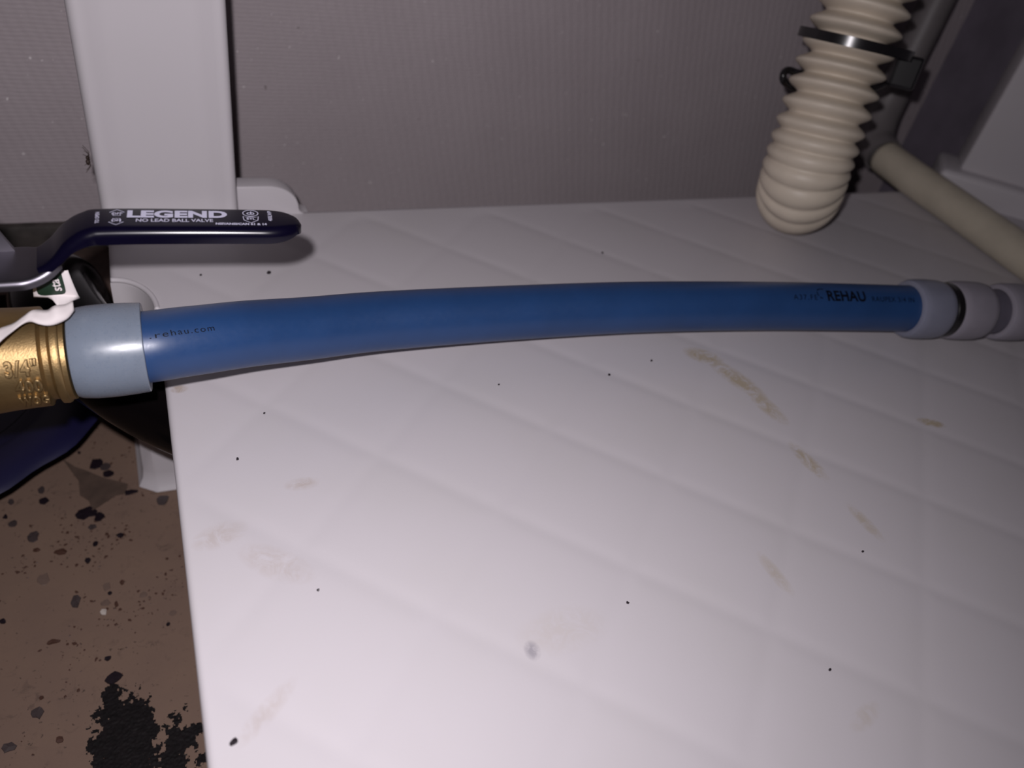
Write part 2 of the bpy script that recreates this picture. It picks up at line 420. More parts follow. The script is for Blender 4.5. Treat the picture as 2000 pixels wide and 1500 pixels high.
# ------------------------------------------------------------------ blue pipe
PIPE = [(-0.0200, 0.2139, 0.0332), (-0.0120, 0.2137, 0.0333), (-0.0056, 0.2137, 0.0334), (0.0018, 0.2153, 0.0327), (0.0095, 0.2173, 0.0315), (0.0176, 0.2197, 0.0301), (0.026, 0.2222, 0.0284), (0.0439, 0.2272, 0.0245), (0.0734, 0.2327, 0.0206), (0.1276, 0.2355, 0.0167), (0.1878, 0.2328, 0.0154),
        (0.2520, 0.2247, 0.0154), (0.3055, 0.2146, 0.0163), (0.3345, 0.2090, 0.0166), (0.341, 0.2077, 0.0166)]
RP = 0.0111
PP, PL = spline(PIPE, 240)
PT, PN = frames(PP)
bp = sweep('blue_pipe', PP, RP, M['blue_pipe'], None, 64)
tag(bp, 'long blue plastic water pipe bowed gently across the white panel', 'pipe')
def on_pipe(s, ang, r):                        # point on the pipe at arc length s, angle from the lens side upward
    i = s/PL*(len(PP)-1); k = min(len(PP)-2, max(0, int(i))); t = i-k
    p = PP[k].lerp(PP[k+1], t); T = PT[k].lerp(PT[k+1], t).normalized()
    a0 = Vector((-0.06, -0.72, 0.69)); a0 = (a0-a0.dot(T)*T).normalized(); up = T.cross(a0)*-1
    if up.z < 0: up = -up
    return p+(a0*math.cos(ang)+up*math.sin(ang))*r
def s_of_x(x):
    j = min(range(len(PP)), key=lambda i: abs(PP[i].x-x)); return PL*j/(len(PP)-1)
def pipe_text(name, body, size, xc, ang, offset=0.0, sx=1.0, space=1.0):
    v, f = text_geo(body, size, offset, sx, space, 0, 0.0008)
    sc = s_of_x(xc); nv = [on_pipe(sc+x, ang+y/RP, RP+0.00006) for x, y, z in v]
    return mk(name, nv, f, M['print_black'], bp, False, False)
pipe_text('print_web_address', '.rehau.com', 0.0027, 0.0012, 0.17, 0.0, 1.15, 1.2)
pipe_text('print_maker_name', 'REHAU', 0.0072, 0.2858, 0.30, 0.00022, 0.86, 1.05)
pipe_text('print_code', 'A37.FE', 0.0036, 0.2640, 0.22, 0.0, 1.0, 1.25)
pipe_text('print_code', 'RAUPEX 3/4 IN', 0.0034, 0.3090, 0.20, 0.0, 0.95, 1.1)
# small arc mark in front of the maker's name
sc = s_of_x(0.2728); v = []; f = []
for k in range(13):
    a = math.radians(60+k*17)
    for r in (0.0023, 0.0028): v.append(on_pipe(sc+r*math.cos(a), 0.42+r*math.sin(a)/RP, RP+0.00006))
for k in range(12):
    if k in (5, 9): continue
    f.append((2*k, 2*k+1, 2*k+3, 2*k+2))
mk('print_arc_mark', v, f, M['print_black'], bp, False, False)

# ------------------------------------------------------------------ valve axis and expansion rings
VD = Vector((1.0, -0.026, 0.017)).normalized(); V0 = Vector((-0.0056, 0.2135, 0.0334))
def ring(name, prof, org, d, mat, label):
    o = lathe(name, prof, org, d, mat, None, 72, 38, True); return tag(o, label, 'pipe ring')
RI = RP+0.0001
ring('expansion_ring', [(-0.0222, 0.0112), (-0.0222, 0.0125), (-0.0219, 0.0131), (-0.0205, 0.01365), (-0.017, 0.0141), (-0.012, 0.01425), (-0.007, 0.0141), (-0.0032, 0.01385), (-0.0023, 0.01375), (-0.0021, 0.0135), (-0.0021, RI)],
     V0, VD, M['ring'], 'milky light blue expansion ring between brass valve and blue pipe')
def ring_prof(L, r): return [(0, RI), (0, r-0.0021), (0.0005, r-0.0009), (0.0018, r-0.0003), (0.004, r), (L*0.5, r+0.0001), (L-0.004, r-0.0001), (L-0.0012, r-0.0006), (L-0.0002, r-0.0014), (L, r-0.0022), (L, RI)]
R0 = Vector((0.3245, 0.2109, 0.01655)); RD = Vector((0.982, -0.189, 0.0)).normalized()
ring('expansion_ring', ring_prof(0.0188, 0.0143), R0, RD, M['ring_right'], 'bluish expansion ring on right end of blue pipe')
cp = empty('pipe_coupling', R0+RD*0.0205, 'black plastic coupling collar between two milky rings at right', 'fitting')
rel(lathe('collar', [(0.0189, 0.0090), (0.0189, 0.0131), (0.0193, 0.0134), (0.0226, 0.0134), (0.0230, 0.0131), (0.0230, 0.0090)], R0, RD, M['black'], cp, 48), cp)
rel(lathe('barrel', [(0.0225, 0.0085), (0.0225, 0.0096), (0.0420, 0.0096), (0.0420, 0.0085)], R0, RD, M['black'], cp, 32), cp)
ring('expansion_ring', [(a+0.0231, b) for a, b in ring_prof(0.0200, 0.0143)], R0, RD, M['ring_far'], 'milky white expansion ring just right of black collar')
wp = lathe('white_pipe_stub', [(0.0405, 0.0080), (0.0405, 0.0110), (0.1100, 0.0110), (0.1100, 0.0080)], R0, RD, M['stub'], None, 40)
tag(wp, 'short milky pipe stub in the gap between last two rings', 'pipe')
ring('expansion_ring', [(a+0.0520, b) for a, b in ring_prof(0.0195, 0.0143)], R0, RD, M['ring_far'], 'milky white expansion ring cut off by right picture edge')

# ------------------------------------------------------------------ ball valve
bv = empty('ball_valve', V0+VD*-0.05, 'brass ball valve with long navy lever handle and zinc plate', 'valve')
body = rel(lathe('valve_body', [(-0.095, 0.0100), (-0.095, 0.0145), (-0.0820, 0.0150), (-0.0780, 0.0145), (-0.0745, 0.0152), (-0.066, 0.0158), (-0.056, 0.0161), (-0.046, 0.0157), (-0.0390, 0.0151), (-0.0345, 0.0149), (-0.0292, 0.0148),
      (-0.0288, 0.0135), (-0.0284, 0.0130), (-0.0270, 0.0130), (-0.0265, 0.0135), (-0.0260, 0.0144), (-0.0246, 0.0145), (-0.0240, 0.0142), (-0.0238, 0.0136), (-0.0226, 0.0135), (-0.0225, 0.0120), (-0.0225, 0.0090)], V0, VD, M['brass'], bv, 80, 40), bv)
UPV = (Vector((0, 0, 1))-VD.z*VD).normalized()
STC = V0+VD*-0.046                              # stem axis foot
rel(lathe('bonnet', [(0.006, 0.0128), (0.0150, 0.0126), (0.0162, 0.0120), (0.0170, 0.0108), (0.0170, 0.0)], STC, (0, 0, 1), M['brass'], bv, 64, 35), bv)
hexp = [(0.0078*math.cos(math.radians(60*k+12)), 0.0078*math.sin(math.radians(60*k+12))) for k in range(6)]
rel(prism('packing_nut', hexp, 0.0170, 0.0235, M['brass_shiny'], bv, Matrix.Translation(STC), 0.0004), bv)
rel(lathe('stem', [(0.0235, 0.0055), (0.0275, 0.0055), (0.0278, 0.0048), (0.0340, 0.0045), (0.0344, 0.0040), (0.0344, 0.0)], STC, (0, 0, 1), M['brass_shiny'], bv, 40, 35), bv)
def body_text(body_s, size, sc, ang, r, width):
    v, f = text_geo(body_s, size, 0.00005, 1.0, 1.12, 0.00075, 0.0007, 0.00028)
    x0 = min(p[0] for p in v); x1 = max(p[0] for p in v); v = [((p[0]-(x0+x1)/2)*width/(x1-x0), p[1], p[2]) for p in v]
    a0 = Vector((0, -0.72, 0.69)); a0 = (a0-a0.dot(VD)*VD).normalized(); up = VD.cross(a0)
    if up.z < 0: up = -up
    nv = [V0+VD*(sc+x)+(a0*math.cos(ang+y/r)+up*math.sin(ang+y/r))*(r+z) for x, y, z in v]
    o = mk('cast_lettering', nv, f, M['brass'], body, True, False, 50)
    o.data.transform(Matrix.Translation(-Vector(bv.location))); return o
body_text('3/4"', 0.0058, -0.0335, -0.30, 0.0150, 0.0080)
body_text('400', 0.0050, -0.0325, -0.66, 0.0150, 0.0068)
body_text('WOG', 0.0048, -0.0322, -1.02, 0.0150, 0.0074)
# handle: zinc plate around the stem, lever swept up into the vinyl grip
HP = [(-0.0640, 0.2165, 0.0645), (-0.0500, 0.2160, 0.0645), (-0.0380, 0.2156, 0.0645), (-0.0315, 0.2156, 0.0650), (-0.0272, 0.2158, 0.0678), (-0.0228, 0.2160, 0.0728), (-0.0180, 0.2162, 0.0757), (-0.0120, 0.2161, 0.0764), (0.0130, 0.2140, 0.0765), (0.0390, 0.2116, 0.0763)]
HPTS, HL = spline(HP, 160)
def lever(name, i0, i1, wid, thick, drop, mat, parent, rnd=0.0022, tip=False, grow=0.0):
    """channel section swept along the lever: flat top, rounded shoulders, short side flanges"""
    pts = HPTS[i0:i1]; v = []; f = []; sec = None
    for q, p in enumerate(pts):
        a = pts[max(0, q-1)]; b = pts[min(len(pts)-1, q+1)]; t = (b-a).normalized()
        side = Vector((0, 0, 1)).cross(t).normalized(); up = t.cross(side)
        wv = wid(q/(len(pts)-1)); k = 1.0
        if tip:
            e = (len(pts)-1-q)*HL/159/0.0115
            if e < 1: k = math.sqrt(max(0.0, 1-(1-e)**2.6)); k = max(k, 0.06)
        h = wv/2*k; r = min(rnd, h*0.9); grow_ = grow-(0.0022*(1-k)**1.5 if tip else 0); dr = (drop(q/(len(pts)-1)) if callable(drop) else drop)*max(k, 0.55); r = min(r, dr*0.8)
        s = [(-h, -dr), (-h, -r)]+[(-h+r*(1-math.cos(a_)), -r+r*math.sin(a_)) for a_ in [math.pi/2*j/5 for j in range(1, 6)]]
        s += [(0, 0)]+[(-x, z) for x, z in s[::-1]]
        s2 = [(x*(1-thick/max(h, thick*1.2)) if True else x, z-thick*0.8) for x, z in s[::-1]]
        s2[0] = (s2[0][0], -dr); s2[-1] = (s2[-1][0], -dr)
        sec = s+s2
        for x, z in sec: v.append(p+side*x+up*(z+grow_))
    m_ = len(sec)
    for q in range(len(pts)-1):
        for i in range(m_): f.append((q*m_+i, q*m_+(i+1) % m_, (q+1)*m_+(i+1) % m_, (q+1)*m_+i))
    f.append(tuple(range(m_))); f.append(tuple((len(pts)-1)*m_+i for i in range(m_)))
    return rel(mk(name, v, f, mat, parent, True, True, 55), bv)
iz = min(range(160), key=lambda i: abs(HPTS[i].x+0.0285))
ig = min(range(160), key=lambda i: abs(HPTS[i].x+0.0312))
zp = lever('handle_plate', 0, iz+4, lambda t: 0.0190-0.0060*smoothstep(0.75, 1.0, t), 0.0012, 0.0026, M['zinc'], bv, 0.0015)
gr = lever('handle_grip', ig, 160, lambda t: 0.0138-0.0004*t, 0.0016, lambda t: 0.0022+0.0024*smoothstep(0.05, 0.3, t), M['navy'], bv, 0.0026, True, 0.0009)
# upturned rear tab of the plate with a vinyl tip
v = []; f = []
for k in range(9):
    t = k/8; x = -0.0400-0.0030*t; z = 0.0636+0.0140*t; yy = 0.2218+0.0022*math.sin(t*1.5)
    for dx, dy in ((-0.011, 0), (0.0035*(1-t)**1.5, 0), (0.0035*(1-t)**1.5, 0.0013), (-0.011, 0.0013)): v.append((x+dx, yy+dy, z))
for k in range(8):
    for i in range(4): f.append((4*k+i, 4*k+(i+1) % 4, 4*k+4+(i+1) % 4, 4*k+4+i))
f += [(0, 1, 2, 3), (32, 33, 34, 35)]
rel(mk('plate_tab', v, f, M['zinc'], bv, True, True, 50), bv)
v = []; f = []
for k in range(5):
    t = k/4; x = -0.0424-0.0012*t; z = 0.0745+0.0066*t
    for dx, dy in ((-0.010, -0.0008), (0.0012, -0.0008), (0.0016, 0.0010), (0.0010, 0.0024), (-0.010, 0.0024)): v.append((x+dx, 0.2238+dy, z))
for k in range(4):
    for i in range(5): f.append((5*k+i, 5*k+(i+1) % 5, 5*k+5+(i+1) % 5, 5*k+5+i))
f += [(0, 1, 2, 3, 4), (20, 21, 22, 23, 24)]
rel(mk('tab_cover', v, f, M['navy'], bv, True, True, 50), bv)
# printed lettering on the grip
def grip_frame(x):
    i = min(range(1, 159), key=lambda i: abs(HPTS[i].x-x)); t = (HPTS[i+1]-HPTS[i-1]).normalized(); side = Vector((0, 0, 1)).cross(t).normalized()
    return HPTS[i], t, side, t.cross(side)
def grip_text(body_s, size, x, dy, offset=0.0, sx=1.0, space=1.0, rot=0.0, geo=None):
    v, f = geo or text_geo(body_s, size, offset, sx, space, 0)
    p, t, s, u = grip_frame(x); c, sn = math.cos(rot), math.sin(rot)
    nv = [p+t*(a*c-b*sn)+s*(dy+a*sn+b*c)+u*(0.0009+0.00007) for a, b, z in v]
    o = mk('printed_lettering', nv, f, M['print_white'], gr, False, False); o.data.transform(Matrix.Translation(-Vector(bv.location))); return o
grip_text('LEGEND', 0.0050, 0.0054, 0.0014, 0.00025, 1.36, 1.04)
grip_text('NO LEAD BALL VALVE', 0.0023, 0.0050, -0.0019, 0.00004, 0.88, 1.0)
grip_text('NSF/ANSI/CAN 61 & 14', 0.0015, 0.0222, -0.0036, 0.00006, 0.92, 1.0)
grip_text('400LWP', 0.0016, 0.0305, 0.0012, 0.00003, 1.0, 1.0, math.pi/2)
grip_text('TO OPEN', 0.0014, -0.0145, 0.0, 0.00003, 1.0, 1.0, math.pi/2)
grip_text('OFF', 0.0016, -0.0098, 0.0018, 0.00003, 1.0, 1.0)
grip_text('ON', 0.0016, -0.0098, -0.0018, 0.00003, 1.0, 1.0)
def outline_strip(pts, w_, closed=True):
    v = []; f = []; n = len(pts); P2 = [Vector((x, y, 0)) for x, y in pts]
    for i in range(n):
        a = P2[(i-1) % n] if closed or i else P2[i]; b = P2[(i+1) % n] if closed or i < n-1 else P2[i]
        t = (b-a).normalized(); nn = Vector((-t.y, t.x, 0)); v += [tuple(P2[i]+nn*w_/2), tuple(P2[i]-nn*w_/2)]
    for i in range(n if closed else n-1): j = (i+1) % n; f.append((2*i, 2*i+1, 2*j+1, 2*j))
    return v, f
arrow = [(-0.0009, 0.0004), (-0.0009, 0.0022), (-0.0019, 0.0022), (0, 0.0037), (0.0019, 0.0022), (0.0009, 0.0022), (0.0009, 0.0004)]
grip_text('', 0, -0.0098, 0.0004, geo=outline_strip(arrow, 0.00022))
grip_text('', 0, -0.0098, -0.0004, geo=outline_strip([(x, -y) for x, y in arrow][::-1], 0.00022))
circ = lambda cx, cy, rx, ry, n=28: [(cx+rx*math.cos(2*math.pi*k/n), cy+ry*math.sin(2*math.pi*k/n)) for k in range(n)]
grip_text('', 0, 0.0252, 0.0026, geo=outline_strip(circ(0, 0, 0.0021, 0.0017), 0.00025))
grip_text('cb', 0.0026, 0.0252, 0.0026, 0.00004, 1.0, 0.9)
shield = [(-0.0021, 0.0014), (-0.0010, 0.0010), (0, 0.0014), (0.0010, 0.0010), (0.0021, 0.0014), (0.0019, -0.0006), (0.0, -0.0022), (-0.0019, -0.0006)]
grip_text('', 0, 0.0252, -0.0007, geo=outline_strip(shield, 0.00025))
grip_text('ETL', 0.0015, 0.0252, -0.0006, 0.00004, 1.0, 1.0)

# ------------------------------------------------------------------ paper tag
ptg = empty('paper_tag', (-0.030, 0.212, 0.050), 'curled white paper tag with green print hanging under valve handle', 'tag')
def scaleY(p, Y): k = Y/p[1]; return Vector((p[0]*k, Y, HC+(p[2]-HC)*k))
flap = [scaleY(p, 0.2178) for p in [(-0.0304, 0.195, 0.0734), (-0.0222, 0.195, 0.0746), (-0.0209, 0.195, 0.0658), (-0.0311, 0.195, 0.0672)]]
Tp = [(-0.0219, 0.189, 0.0693), (-0.0238, 0.189, 0.0684), (-0.0261, 0.189, 0.0682), (-0.028, 0.189, 0.067), (-0.0299, 0.189, 0.0673), (-0.0314, 0.189, 0.0672), (-0.0335, 0.189, 0.0657), (-0.0361, 0.189, 0.0637), (-0.0392, 0.189, 0.0625), (-0.0417, 0.189, 0.0607)]
Bp = [(-0.0221, 0.189, 0.0664), (-0.024, 0.189, 0.064), (-0.0268, 0.189, 0.0625), (-0.0289, 0.189, 0.0623), (-0.0307, 0.189, 0.063), (-0.0322, 0.189, 0.0639), (-0.034, 0.189, 0.0635), (-0.0364, 0.189, 0.0617), (-0.04, 0.189, 0.0584), (-0.0429, 0.189, 0.0551)]
TY = [0.2140, 0.2125, 0.2112, 0.2110, 0.2108, 0.2095, 0.2080, 0.2055, 0.2020, 0.199]
BY = [0.2120, 0.2090, 0.2075, 0.2070, 0.2070, 0.2072, 0.2055, 0.2030, 0.1975, 0.194]
TT, _ = spline([scaleY(p, y) for p, y in zip(Tp, TY)], 40); BB, _ = spline([scaleY(p, y) for p, y in zip(Bp, BY)], 40)
v = []; f = []
for i in range(40):
    for k in range(7):
        t = k/6; p = TT[i].lerp(BB[i], t); p.y -= 0.0012*math.sin(math.pi*t); v.append(p)
for i in range(39):
    for k in range(6): f.append((i*7+k, i*7+k+1, (i+1)*7+k+1, (i+1)*7+k))
def thick(o, t):
    md = o.modifiers.new('thickness', 'SOLIDIFY'); md.thickness = t; md.offset = 0; return o
st = rel(mk('curled_strip', v, f, M['paper'], ptg), ptg); thick(st, 0.0003)
v = []; f = []; nu, nv_ = 10, 12
fe = [TT[0], TT[8]]
for j in range(nv_+1):
    t = j/nv_
    for i in range(nu+1):
        s = i/nu; a = flap[0].lerp(flap[1], s); b = flap[3].lerp(flap[2], s); p = a.lerp(b, t)
        p.y -= 0.0006*math.sin(math.pi*t)
        if t > 0.9 and 0.35 < s < 0.95:
            e = max(0, (t-0.9)/0.1); ts = min(1, max(0, (0.95-s)/0.6)); q = TT[int(1+9*ts)]; p = p.lerp(q, e*e*smoothstep(0.35, 0.5, s)*smoothstep(0.98, 0.85, s))
        v.append(p)
for j in range(nv_):
    for i in range(nu): f.append((j*(nu+1)+i, j*(nu+1)+i+1, (j+1)*(nu+1)+i+1, (j+1)*(nu+1)+i))
fp = rel(mk('flap', v, f, M['paper'], ptg), ptg); thick(fp, 0.0003)
# green printed block with rounded lower corners
def flap_pt(s, t, out=0.0): 
    a = flap[0].lerp(flap[1], s); b = flap[3].lerp(flap[2], s); p = a.lerp(b, t); p.y -= 0.0006*math.sin(math.pi*t); return p+Vector((0, -out, out*0.3))
g = [(0.10, -0.2), (0.80, -0.2), (0.80, 0.1), (0.78, 0.50), (0.76, 0.68), (0.72, 0.77), (0.65, 0.81), (0.45, 0.85), (0.25, 0.89), (0.16, 0.87), (0.11, 0.80), (0.09, 0.70)]
b_ = bmesh.new(); b_.faces.new([b_.verts.new((s, t, 0)) for s, t in g])
for _ in range(4):
    bmesh.ops.triangulate(b_, faces=b_.faces[:]); bmesh.ops.subdivide_edges(b_, edges=[e for e in b_.edges if e.calc_length() > 0.1], cuts=1)
bmesh.ops.triangulate(b_, faces=b_.faces[:])
for q in b_.verts: q.co = flap_pt(q.co.x, q.co.y, 0.0004)
me = bpy.data.meshes.new('green_block'); b_.to_mesh(me); b_.free(); gb = rel(link('green_block', me, M['green'], ptg), ptg)
tv, tf_ = text_geo('sta', 0.0036, 0.00006, 1.0, 1.0, 0)
o1 = flap_pt(0.58, 0.42, 0.0006); ex = (flap_pt(0.60, 0.30)-flap_pt(0.60, 0.70)).normalized(); ey = (flap_pt(0.3, 0.5)-flap_pt(0.7, 0.5)).normalized()
o_ = mk('printed_word', [o1+ex*a+ey*b for a, b, c in tv], tf_, M['paper'], gb, False, False); o_.data.transform(Matrix.Translation(-Vector(ptg.location)))

# ------------------------------------------------------------------ corrugated drain hose with cable tie
HO = [(0.353, 0.341, 0.235), (0.3480, 0.336, 0.200), (0.3410, 0.329, 0.160), (0.3340, 0.3220, 0.1237), (0.3289, 0.3150, 0.0934), (0.3243, 0.3080, 0.0685), (0.3218, 0.3028, 0.0460), (0.3242, 0.3030, 0.0335), (0.3300, 0.3080, 0.0258), (0.3420, 0.3190, 0.0238), (0.356, 0.332, 0.0238), (0.378, 0.353, 0.0240)]
HOP, HOL = spline(HO, 520)
PH = [0.0]                                     # corrugation phase; the rings are squeezed together round the bend
for i in range(1, 520):
    q = smoothstep(0.57, 0.72, i/519); PH.append(PH[-1]+HOL/519/(0.0098*(1-q)+0.0058*q))
def hr(i):
    q = smoothstep(0.54, 0.70, i/519); c = 0.5+0.5*math.cos(2*math.pi*PH[i])
    return 0.0230-(0.0064*(1-q)+0.0022*q)*(1-c**(0.78*(1-q)+0.4*q))
dh = sweep('drain_hose', HOP, hr, M['hose'], None, 56)
tag(dh, 'cream corrugated drain hose coming down behind the blue pipe', 'hose')
ct = empty('cable_tie', (0.332, 0.318, 0.104), 'black cable tie strapped around the cream corrugated hose', 'cable tie')
c0 = Vector((0.3318, 0.3180, 0.1045)); ax = Vector((0.12, 0.19, 1.0)).normalized()
e1 = Vector((0.76, -0.65, 0)); e1 = (e1-e1.dot(ax)*ax).normalized(); e2 = ax.cross(e1)
v = []; f = []; ns = 72
for k in range(ns):
    a = 2*math.pi*k/ns; rr = 0.0240+0.0060*max(0, math.cos(a-0.5))**3
    d = e1*math.cos(a)*1.05+e2*math.sin(a)
    for dr, dz in ((0, -0.0023), (0.0013, -0.0023), (0.0013, 0.0023), (0, 0.0023)): v.append(c0+d*(rr+dr)+ax*dz)
for k in range(ns):
    for i in range(4): j = (k+1) % ns; f.append((4*k+i, 4*k+(i+1) % 4, 4*j+(i+1) % 4, 4*j+i))
rel(mk('strap', v, f, M['black'], ct, True, True, 40), ct)
b = box_bm(0.013, 0.012, 0.016, 0.0015); T = Matrix((e1, e2, ax)).transposed().to_4x4(); T.translation = c0+e1*0.0315+e2*0.012-ax*0.0075
bmesh.ops.transform(b, matrix=T, verts=b.verts); me = bpy.data.meshes.new('tie_head'); b.to_mesh(me); b.free(); rel(link('tie_head', me, M['black'], ct), ct)
lp, _ = spline([c0+e1*0.028+e2*0.014-ax*0.012, c0+e1*0.018+e2*0.022-ax*0.020, c0+e2*0.026-ax*0.021, c0-e1*0.018+e2*0.020-ax*0.020, c0-e1*0.0255+e2*0.006-ax*0.0195, c0-e1*0.0262+e2*0.002-ax*0.0235, c0-e1*0.020+e2*0.016-ax*0.0270, c0+e2*0.0265-ax*0.028], 60)
rel(sweep('rear_loop', lp, 0.0019, M['black'], ct, 12), ct)
# ------------------------------------------------------------------ pale supply pipe in the corner
SP = [(0.452, 0.110, 0.0116), (0.458, 0.180, 0.0116), (0.463, 0.250, 0.0116), (0.466, 0.310, 0.0118), (0.467, 0.345, 0.0119), (0.4685, 0.378, 0.0125)]
SPP, _ = spline(SP, 100)
tag(sweep('supply_pipe', SPP, 0.0111, M['pale_pipe'], None, 40), 'pale yellowish plastic pipe lying on the panel beside the right post', 'pipe')
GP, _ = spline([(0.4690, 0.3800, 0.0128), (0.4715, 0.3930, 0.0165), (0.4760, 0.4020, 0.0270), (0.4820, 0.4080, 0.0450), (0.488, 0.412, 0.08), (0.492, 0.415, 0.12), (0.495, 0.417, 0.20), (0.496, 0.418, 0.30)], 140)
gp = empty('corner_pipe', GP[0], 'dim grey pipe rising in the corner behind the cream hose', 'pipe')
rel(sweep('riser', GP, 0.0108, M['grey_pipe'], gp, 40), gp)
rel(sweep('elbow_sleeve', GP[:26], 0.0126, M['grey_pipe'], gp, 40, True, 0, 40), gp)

# ------------------------------------------------------------------ black hose and blue tub under the valve
BH, _ = spline([(0.15, 0.26, -0.085), (0.080, 0.252, -0.072), (0.030, 0.250, -0.052), (0.000, 0.2515, -0.0300), (-0.020, 0.257, -0.0115), (-0.034, 0.271, -0.0020), (-0.0400, 0.293, -0.0030), (-0.0405, 0.318, -0.0140), (-0.0405, 0.338, -0.034), (-0.0405, 0.348, -0.060), (-0.0405, 0.350, -0.085), (-0.040, 0.350, -0.1025)], 160)
tag(sweep('black_hose', BH, 0.0165, M['black_soft'], None, 48), 'glossy black hose passing below the milky ring and under the panel', 'hose')
tc = Vector((-0.1125, 0.3465, FZ))
tub = empty('blue_tub', tc, 'blue plastic tub with white top, partly hidden under brass valve', 'tub')
v = []; f = []; prof = [(0.0, 0.0005), (0.030, 0.0005), (0.036, 0.003), (0.074, 0.032), (0.0815, 0.0365), (0.0835, 0.0385), (0.081, 0.0405), (0.070, 0.0400), (0.060, 0.0375), (0.0565, 0.0360), (0.055, 0.0345), (0.0, 0.0345)]
ns = 96
for r, z in prof:
    for k in range(ns):
        a = 2*math.pi*k/ns; wob = 1+0.012*math.sin(9*a)+0.008*math.sin(17*a+1) if 0.06 < r else 1
        v.append((math.cos(a)*r*wob, math.sin(a)*r*wob, z))
for j in range(len(prof)-1):
    for k in range(ns): f.append((j*ns+k, j*ns+(k+1) % ns, (j+1)*ns+(k+1) % ns, (j+1)*ns+k))
mk('tub_body', v, f, M['tub_blue'], tub, True, True, 60)
lid = lathe('white_top', [(0.0346, 0.0), (0.0346, 0.0545), (0.0360, 0.0542), (0.0364, 0.0535), (0.0364, 0.0)], (0, 0, 0), (0, 0, 1), M['tub_white'], tub, 96, 35)
cpts = circ(0, 0, 0.0505, 0.0505, 96); cv, cf = outline_strip(cpts, 0.0006)
mk('dark_line', [(x, y, 0.03648) for x, y, z in cv], cf, M['print_black'], lid, False, False)

# ------------------------------------------------------------------ flakes and dirt on the floor
FLK = [(-0.0427,0.3199,0.0035,0.0036,'k'),(-0.0373,0.3115,0.0024,0.0028,'k'),(-0.0474,0.2881,0.0045,0.0042,'k'),(-0.0416,0.2841,0.0025,0.0029,'k'),(-0.0654,0.2995,0.0026,0.0023,'k'),(-0.0663,0.3074,0.0016,0.0031,'g'),
 (-0.0279,0.2968,0.0035,0.0017,'k'),(-0.0138,0.2883,0.0028,0.0033,'g'),(-0.0542,0.3327,0.0021,0.0030,'g'),(-0.0332,0.2707,0.0020,0.0015,'k'),(-0.0437,0.2681,0.0014,0.0015,'k'),(-0.0449,0.2786,0.0020,0.0016,'g'),
 (-0.0388,0.3168,0.0024,0.0025,'g'),(-0.0644,0.2535,0.0027,0.0036,'t'),(-0.0514,0.2383,0.0019,0.0036,'g'),(-0.0334,0.2436,0.0010,0.0014,'b'),(-0.0383,0.2391,0.0011,0.0011,'k'),(-0.0396,0.2430,0.0019,0.0022,'t'),
 (-0.0402,0.2345,0.0019,0.0021,'t'),(-0.0407,0.2298,0.0015,0.0016,'w'),(-0.0360,0.2325,0.0009,0.0015,'b'),(-0.0249,0.2347,0.0019,0.0019,'t'),(-0.0784,0.2354,0.0014,0.0015,'k'),(-0.0162,0.2168,0.0008,0.0011,'k'),
 (-0.0596,0.2204,0.0023,0.0012,'b'),(-0.0398,0.2068,0.0015,0.0014,'k'),(-0.0379,0.1973,0.0031,0.0030,'k'),(-0.0635,0.1961,0.0009,0.0009,'b'),(-0.0644,0.1903,0.0025,0.0028,'g'),(-0.0733,0.1790,0.0023,0.0022,'g'),
 (-0.0567,0.1769,0.0013,0.0015,'b'),(-0.0467,0.2594,0.0013,0.0015,'k'),(-0.0673,0.2705,0.0015,0.0012,'b'),(-0.0788,0.3021,0.0013,0.0020,'g'),(-0.0775,0.2887,0.0019,0.0022,'g'),(-0.0139,0.2223,0.0017,0.0016,'t'),
 (-0.0503,0.3292,0.0009,0.0011,'k'),(-0.0806,0.2936,0.0011,0.0016,'k'),(-0.0690,0.2790,0.0025,0.0034,'g'),(-0.0574,0.2671,0.0028,0.0018,'b')]
LBL = {0: 'rounded black flake on the floor beside the blue tub', 2: 'largest black flake on the floor, wet and lying left of the white foot', 3: 'black flake touching the right end of the largest black flake',
       4: 'squarish black flake on the floor below the blue tub', 6: 'narrow black flake at the left end of the white foot', 7: 'grey diamond shaped flake just below the white foot', 9: 'oval black flake alone on clean floor below the white foot',
       13: 'tan rounded flake ringed dark on the floor at far left', 14: 'upright grey rectangular flake in the middle of the floor', 19: 'white chip on the beige floor, the only white one', 24: 'thin reddish brown sliver on the floor at left',
       25: 'small black square flake above the black dirt patch', 26: 'pointed black flake touching the top of the black dirt patch', 28: 'ragged grey flake left of the black dirt patch', 29: 'grey flake in the lower left floor corner of the picture',
       1: 'black flake just below the rounded black flake near the tan scrap', 5: 'grey flake just above the squarish black flake', 8: 'grey flake on the floor touching the blue tub edge', 10: 'small black flake lower left of the oval black flake',
       11: 'grey flake directly below the largest black flake', 12: 'brownish grey flake between the two black flakes beside the tan scrap', 15: 'dark brown flake above the pale tan flakes in the middle of the floor', 16: 'small black chip at the corner of a pale tan flake',
       17: 'pale tan flake with a small black chip at its corner', 18: 'pale tan flake just above the white chip', 20: 'dark brown flake just right of the white chip', 21: 'pale tan flake halfway between the white chip and the panel edge', 23: 'small black flake close to the panel edge',
       27: 'small brown flake just above the ragged grey flake', 30: 'olive brown flake between the ragged grey flake and the dirt patch', 35: 'faint tan flake nearest to the panel edge', 38: 'large dull grey flake at far left above the tan rounded flake', 39: 'flat brown flake below the largest black flake at left',
       22: 'black flake on the floor cut by left picture edge'}
NAMES = {'k': ('small black flake lying on the beige floor', 'small black flakes on the floor'), 'g': ('small grey flake lying on the beige floor', 'small grey flakes on the floor'),
         'b': ('small brown flake lying on the beige floor', 'small brown flakes on the floor'), 't': ('pale tan flake lying on the beige floor', 'pale tan flakes on the floor'), 'w': ('white chip', 'chips')}
